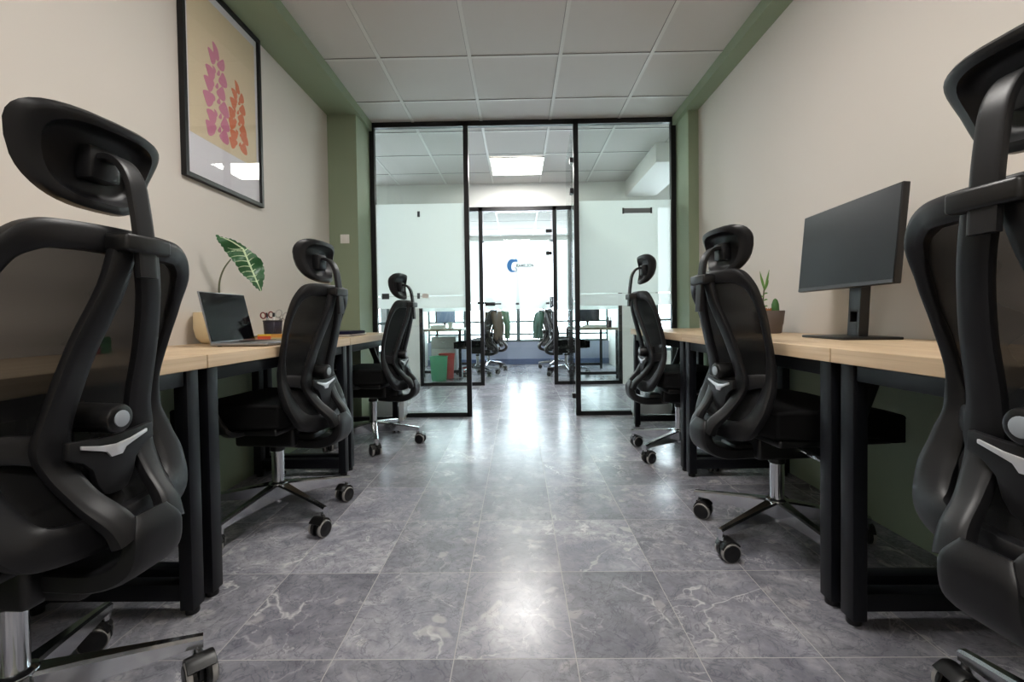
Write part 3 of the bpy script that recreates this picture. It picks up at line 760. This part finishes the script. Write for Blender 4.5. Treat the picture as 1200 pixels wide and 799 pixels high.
# note blocks, mesh pen cup with scissors
def note_block(label, x, y, w, d, layers, rz):
    t = put('note_block', label, 'sticky notes', x, y, rz=rz, group='note blocks under the pen cup')
    z = 0
    for nm, col, h in layers:
        obj('note_layer', MB().box(-w/2, w/2, -d/2, d/2, z, z+h, .0008), mat(nm+'_notes', col, .8), t, 0)['label'] = nm+' notes'
        z += h+.0002
    return z
hz1 = note_block('stack of sticky notes in white, pink, orange and yellow under the pen cup', -1.205, 2.175, .060, .075, [('white', (228, 226, 214), .009), ('pink', (212, 112, 112), .008), ('orange red', (228, 98, 56), .012), ('yellow', (238, 202, 74), .008)], 4)
note_block('stack of sticky notes in teal, cream and light orange beside the yellow ones', -1.140, 2.18, .062, .075, [('teal', (66, 158, 152), .009), ('cream', (226, 208, 160), .012), ('light orange', (240, 178, 92), .016)], -3)
cup = put('pen_cup', 'dark wire mesh pen cup standing on the sticky notes', 'pen cup', -1.180, 2.178, ZT+hz1+.0008)
obj('cup', MB().lathe([(.0, .036), (.002, .038), (.062, .042), (.064, .042), (.064, .0405), (.003, .0365)], 28, caps=False).lathe([(.001, .036), (.002, .0005)], 28, caps=False), M['wire_mesh'], cup, 60)
obj('rim', MB().lathe([(.060, .0425), (.0615, .0438), (.0645, .0438), (.066, .0425), (.0645, .0405), (.0615, .0405)], 28, caps=False), M['black_metal'], cup, 60)
def scissors(label, off, tilt, rz, m, loop, z, nm):
    t = put('scissors', label, 'scissors', cup.location.x+off[0], cup.location.y+off[1], cup.location.z+.006, rz, 'scissors in the pen cup')
    R = Matrix.Rotation(math.radians(tilt), 4, 'Y')
    bl = MB()
    for s in (-1, 1):
        bl.prism([(0, 0), (s*.006, .01), (s*.008, .06), (s*-.004, z), (s*-.009, z), (0, .05)], .0015, 0, R @ Matrix.Translation((0, s*.001, 0)))
    obj('blades', bl, M['chrome'], t)
    for s in (-1, 1):
        pts = [R @ Vector((s*(.017+loop*.8*math.cos(a)), 0, z+loop*.8+loop*1.1*math.sin(a))) for a in [2*PI*k/12 for k in range(12)]]
        obj('handle_loop', MB().sweep(pts, .006, .008, tuple(R @ Vector((0, 1, 0))), sub=3, n=10, closed=True, power=2.4), m, t)
    return t
scissors('scissors with dark red and black handle loops in the pen cup', (-.012, -.008), -6, 25, mat('dark_red_plastic', (118, 42, 40), .4), .013, .075, 'a')
scissors('scissors with clear handle loops leaning right in the pen cup', (.004, .010), 22, 20, M['clear_plastic'], .017, .078, 'b')
for i, (lab, c, ox, oy, tx) in enumerate((('dark blue pen standing in the mesh pen cup', (44, 48, 96), -.020, .004, -5), ('white marker pen standing in the mesh pen cup', (232, 228, 224), .006, -.012, 6))):
    t = put('pen', lab, 'pen', cup.location.x+ox, cup.location.y+oy, cup.location.z+.005, group='pens in the pen cup')
    t.rotation_euler = (math.radians(4), math.radians(tx), 0)
    obj('barrel', MB().cyl((0, 0, .004), (0, 0, .078), .0048, n=12, bev=.001), mat('pen_body_%s' % ('blue' if i == 0 else 'white'), c, .4), t)
    obj('cap', MB().cyl((0, 0, .078), (0, 0, .098), .0054, n=12, bev=.0015), M['black_plastic'], t)
nb = put('notebook', 'black covered notebook lying behind the sticky notes', 'notebook', -1.24, 2.38, rz=3)
obj('cover', MB().box(-.09, .13, -.12, .12, 0, .003).box(-.09, .13, -.12, .12, .024, .027).box(-.093, -.089, -.12, .12, 0, .027), M['black_plastic'], nb, 0)
obj('pages', MB().box(-.088, .126, -.116, .116, .0032, .0238), mat('beige_page_edges', (214, 196, 160), .8), nb, 0)
nb = put('notebook', 'dark navy notebook lying at the left end desk by the pier', 'notebook', -1.12, 2.93, rz=2)
obj('cover', MB().box(-.13, .085, -.15, .15, 0, .003).box(-.13, .085, -.15, .15, .012, .030).box(-.133, -.129, -.15, .15, 0, .030), M['navy'], nb, 0)
obj('pages', MB().box(-.128, .081, -.146, .146, .0032, .0118), M['paper'], nb, 0)
nt = put('paper_pad', 'white paper pad at the end of the navy notebook', 'paper pad', -1.13, 3.18, rz=4)
obj('sheets', MB().box(-.07, .05, -.06, .06, 0, .012, .001), M['paper'], nt, 0)
obj('backing', MB().box(-.071, .051, -.061, .061, -.0003, .0016), M['grey_pot'], nt, 0)

# ------------------------------------------------------------------ things on the right desks
def monitor():
    t = put('monitor', 'thin black computer monitor on a stand on the right desk', 'monitor', 1.296, 1.805, rz=-3.4)
    obj('stand_base', MB().box(-.10, .11, -.135, .135, .0, .010, .003), M['black_plastic'], t)
    R = Matrix.Translation((.03, -.01, .009)) @ Matrix.Rotation(math.radians(3), 4, 'Y')
    # neck: a hollow column with a cable slot
    n = MB().box(-.018, .018, -.034, -.020, 0, .33, .002, mat=R).box(-.018, .018, .020, .034, 0, .33, .002, mat=R).box(-.018, .018, -.021, .021, 0, .055, mat=R).box(-.018, .018, -.021, .021, .095, .33, mat=R).box(.006, .018, -.021, .021, .05, .10, mat=R)
    obj('stand_neck', n, M['black_plastic'], t, 0)
    S = Matrix.Translation((-.008, .0, .363)) @ Matrix.Rotation(math.radians(5), 4, 'Y')
    obj('housing', MB().box(-.012, .012, -.285, .285, -.168, .168, .003, mat=S).box(.010, .03, -.15, .15, -.1, .1, .008, mat=S), M['black_plastic'], t)
    obj('screen', MB().box(-.0132, -.0118, -.281, .281, -.152, .164, mat=S), M['monitor_screen'], t, 0)
    obj('chin', MB().box(-.0140, -.0118, -.281, .281, -.166, -.1535, mat=S), mat('dark_grey_bezel', (62, 62, 66), .35), t, 0)
    obj('mount_plate', MB().box(.02, .044, -.04, .04, -.06, .06, .004, mat=S), M['black_plastic'], t)
monitor()
def succulents():
    t = put('potted_plant', 'grey pot of small cactus and succulents against the right wall', 'plant', 1.325, 2.42)
    obj('pot', MB().lathe([(0, .056), (.004, .060), (.045, .065), (.047, .067), (.116, .075), (.118, .0745), (.118, .068), (.10, .067)], 36, caps=False).lathe([(0, .056), (.0005, .001)], 36, caps=False), M['grey_pot'], t, 40)
    obj('soil', MB().lathe([(.102, .0665), (.104, .03), (.105, .001)], 24, caps=False), M['soil'], t, 60)
    c = MB().lathe([(.10, .012), (.12, .019), (.15, .018), (.175, .010), (.182, .001)], 10, Matrix.Translation((.026, -.015, 0)), caps=False)
    obj('cactus', c, M['cactus_dark'], t, 60)
    # tall upright stem with slender pale leaves
    s = MB().sweep([(-.022, .0, .10), (-.026, .005, .17), (-.022, .0, .245)], .007, .007, (1, 0, 0), sub=4, n=8, power=2)
    tall = obj('succulent_stem', s, M['stem'], t)
    lf = MB()
    for k, (dx, dz, l) in enumerate(((-.020, .075, 1), (.022, .08, 1), (-.008, .05, .7), (.012, .045, .7), (.026, .04, .6))):
        lf.sweep([(-.022, 0, .225), (-.022+dx*.55, .004*(-1)**k, .225+dz*.7), (-.022+dx, .006*(-1)**k, .225+dz*1.35)], [.006, .012, .002], [.004, .005, .001], (0, 1, 0), sub=4, n=8, power=2)
    for z, s_ in ((.205, 1), (.19, -1), (.172, 1), (.155, -1), (.138, 1), (.125, -1)):
        lf.sweep([(-.024, 0, z), (-.024+s_*.012, .004, z+.006), (-.024+s_*.022, .006, z+.004)], [.004, .008, .002], [.004, .005, .002], (0, 1, 0), sub=3, n=8, power=2)
    obj('succulent_leaves', lf, M['cactus'], tall)
    r = MB()
    for k in range(9):
        a = k*2*PI/9; rr = .016 if k % 2 else .011
        r.sweep([(-.015, -.03, .105), (-.015+rr*.6*math.cos(a), -.03+rr*.6*math.sin(a), .118), (-.015+rr*math.cos(a), -.03+rr*math.sin(a), .132)], [.005, .009, .002], [.004, .006, .002], (math.sin(a), -math.cos(a), .2), sub=3, n=8, power=2)
    obj('rosette', r, M['rust'], t)
succulents()

# ------------------------------------------------------------------ the far office behind the second partition
def far_desk(label, x0, x1, y0, y1):
    t = thing('desk', label, 'desk', ((x0+x1)/2, (y0+y1)/2, 0), group='desks in the far office')
    a, b = (x1-x0)/2, (y1-y0)/2; z = .715
    obj('desktop', MB().box(-a, a, -b, b, z-.03, z, .002), mat('dull_oak_top', (150, 138, 118), .5), t, 0)
    for sx in (-1, 1):
        for sy in (-1, 1): obj('leg', MB().box(sx*(a-.03)-.02, sx*(a-.03)+.02, sy*(b-.05)-.02, sy*(b-.05)+.02, 0, z-.031, .002), M['desk_metal'], t, 0)
    for sy in (-1, 1): obj('foot_bar', MB().box(-a+.05, a-.05, sy*(b-.05)-.018, sy*(b-.05)+.018, .06, .10), M['desk_metal'], t, 0)
    return t
far_desk('oak desk beyond the second glass, left, with monitor and papers', -1.45, -.84, 6.75, 8.05)
far_desk('oak desk beyond the second glass, right, with dark monitor', .80, 1.42, 6.35, 7.7)
G2 = 'office chairs in the far office'
chair('far office chair on the left with brown jacket, seen through the glass', -.62, 6.95, 80, 20, -.02, group=G2, arms=False, seed=11)
chair('far office chair on the left carrying the green jacket', -.50, 7.65, 86, 50, -.02, group=G2, arms=False, seed=12)
chair('far office chair on the right nearer the second glass', .72, 6.85, -84, 130, -.02, group=G2, arms=False, seed=13)
chair('far office chair on the right nearer the far window', .66, 7.75, -80, 100, -.02, group=G2, arms=False, seed=14)
def jacket(label, x, y, rz, col, zt, drop, w):
    t = thing('jacket', label, 'jacket', (x, y, 0), math.radians(rz), 'jackets over far chairs')
    mb = MB()
    def fn(u, v):
        s = (v-.32)/.68; a = (u-.5)
        if v < .32: k = v/.32; y_, z_ = .10-.02*k, zt-.20*(1-k)
        else: y_, z_ = .0-.05-.03*s+.016*math.sin(u*19+s*3), zt-drop*s
        q = w*(1+.12*(s if v > .32 else 0))
        z_ -= .10*max(0, abs(a)-.36)*4*(.5)
        return (a*q, y_-.012*math.cos(u*14), z_+.012*math.sin(u*23)*(s if s > 0 else 0))
    mb.grid(fn, 22, 20)
    o = obj('body', mb, mat('jacket_cloth_%d_%d_%d' % col, col, .9), t, 180)
    so = o.modifiers.new('thickness', 'SOLIDIFY'); so.thickness = .02; so.offset = 0
    for s in (-1, 1):
        obj('sleeve', MB().sweep([(s*w*.47, -.03, zt-.03), (s*w*.55, -.06, zt-.16), (s*w*.56, -.075, zt-.30), (s*w*.52, -.06, zt-drop*.98)], [.08, .09, .08, .06], [.06, .06, .05, .04], (0, 1, 0), sub=5, n=12, power=2.4), mat('jacket_sleeve_%d_%d' % (col[0], s), tuple(int(c*.92) for c in col), .9), t)
    return t
jacket('green jacket hung over a far chair back, left of the aisle', -.245, 7.67, 86, (74, 108, 84), 1.0, .46, .48)
jacket('brown jacket hung over a far chair back by the left desk', -.365, 6.99, 80, (92, 80, 66), .98, .42, .46)
jacket('dark green jacket hung over a far chair back on the right', .41, 7.79, -80, (44, 84, 70), .98, .46, .46)
def bin_(label, x, y, m, r, h):
    t = thing('waste_bin', label, 'waste bin', (x, y, 0), group='waste bins behind the second glass')
    mb = MB(); w0, w1 = r*.82, r
    obj('bucket', MB().lathe([(0, .001), (.0005, w0), (.004, w0+.002), (h, w1), (h, w1-.006), (.006, w0-.004), (.0055, .001)], 28, caps=False), m, t, 40)
    obj('rim', MB().lathe([(h-.012, w1), (h-.012, w1+.006), (h+.002, w1+.006), (h+.002, w1-.006)], 28, caps=False), m, t, 40)
bin_('translucent green waste bin behind the second glass', -1.125, 6.42, M['green_bin'], .125, .34)
bin_('red waste bin standing behind the green bin', -1.05, 6.66, mat('red_plastic', (216, 84, 78), .45), .115, .36)
def far_monitor(label, x, y, rz, w, h, col):
    t = thing('monitor', label, 'monitor', (x, y, .7155), math.radians(rz), 'monitors in the far office')
    obj('stand_base', MB().box(-.09, .09, -.12, .12, 0, .01, .002), M['black_plastic'], t, 0)
    obj('stand_neck', MB().box(.01, .03, -.02, .02, .01, .22, .002), M['black_plastic'], t, 0)
    obj('housing', MB().box(-.012, .012, -w/2, w/2, .09, .09+h, .003), M['black_plastic'], t, 0)
    obj('screen', MB().box(-.0135, -.0118, -w/2+.008, w/2-.008, .098, .082+h), mat('far_screen_%d' % col[2], col, .3), t, 0)
far_monitor('pale grey monitor on the far left desk', -1.16, 7.3, 152, .5, .29, (120, 136, 170))
far_monitor('dark monitor on the far right desk', 1.08, 7.15, 38, .52, .3, (34, 44, 60))
def papers(label, x, y, rz, n):
    t = thing('paper_stack', label, 'papers', (x, y, .7155), math.radians(rz), 'papers in the far office')
    r = random.Random(n)
    for k in range(n):
        obj('sheaf', MB().box(-.105, .105, -.148, .148, k*.009, k*.009+.0085, mat=Matrix.Rotation(r.uniform(-.3, .3), 4, 'Z')), M['paper'], t, 0)
papers('loose white papers on the far right desk', 1.12, 6.62, 30, 4)
papers('white paper stack at the near end of the far left desk', -1.22, 6.93, 12, 7)
t = thing('pen_cup', 'small dark pen cup on the far right desk', 'pen cup', (1.30, 6.50, .7155))
obj('cup', MB().lathe([(0, .034), (.1, .038), (.1, .035), (.004, .031)], 20, caps=False).lathe([(0, .034), (.0005, .001)], 20, caps=False), M['navy'], t, 60)
for k in range(3): obj('pen', MB().cyl((.012*math.cos(k*2.1), .012*math.sin(k*2.1), .005), (.024*math.cos(k*2.1), .024*math.sin(k*2.1), .15), .004, n=8), M['desk_metal'], t)
t = thing('lidded_cup', 'white paper cup on the far left desk', 'cup', (-1.02, 6.86, .7155))
obj('cup', MB().lathe([(0, .001), (.0005, .028), (.095, .039), (.095, .037)], 20, caps=False), M['white_plastic'], t, 60)
obj('lid', MB().lathe([(.094, .041), (.104, .039), (.106, .030), (.106, .001)], 20, caps=False), M['grey_plastic'], t, 60)
t = thing('desk_pedestal', 'pale drawer cabinet under the far left desk', 'cabinet', (-1.2, 7.55, 0))
obj('carcass', MB().box(-.2, .2, -.25, .25, .03, .58, .004), M['grey_plastic'], t)
for k in range(3):
    d_ = obj('drawer', MB().box(-.19, .19, -.262, -.25, .05+k*.175, .215+k*.175, .003), M['white_plastic'], t)
    obj('handle', MB().box(-.05, .05, -.272, -.261, .14+k*.175, .15+k*.175, .002), M['chrome'], d_)

# ------------------------------------------------------------------ daylight, camera, output look
w = bpy.data.worlds.new('World'); bpy.context.scene.world = w; w.use_nodes = True
bg = w.node_tree.nodes['Background']; bg.inputs[0].default_value = (.86, .93, 1., 1); bg.inputs[1].default_value = 9.5

cam = bpy.data.cameras.new('camera'); co = bpy.data.objects.new('camera', cam); COL.objects.link(co)
cam.sensor_width = 36; cam.lens = 16; cam.shift_y = -15.86/1200; cam.clip_start = .02
pitch, yaw, roll, ch = -.0202, -.0128, -.0142, .866
# direction of view from the calibration: yaw about z, then pitch, then roll about the view axis
fwd = Vector((math.sin(yaw)*math.cos(pitch), math.cos(yaw)*math.cos(pitch), math.sin(pitch)))
FWD_SIGN = 1
rt = Vector((math.cos(yaw), -math.sin(yaw), 0)); up = rt.cross(fwd)
c_, s_ = math.cos(roll), math.sin(roll)
Rm = Matrix((rt, up, -fwd)).transposed() @ Matrix.Rotation(roll, 3, 'Z')
co.matrix_world = Matrix.Translation((0, 0, ch)) @ Rm.to_4x4()
sc_ = bpy.context.scene; sc_.camera = co
vs = sc_.view_settings; vs.view_transform = 'Standard'; vs.look = 'None'; vs.gamma = 1; vs.use_curve_mapping = False; vs.exposure = 0
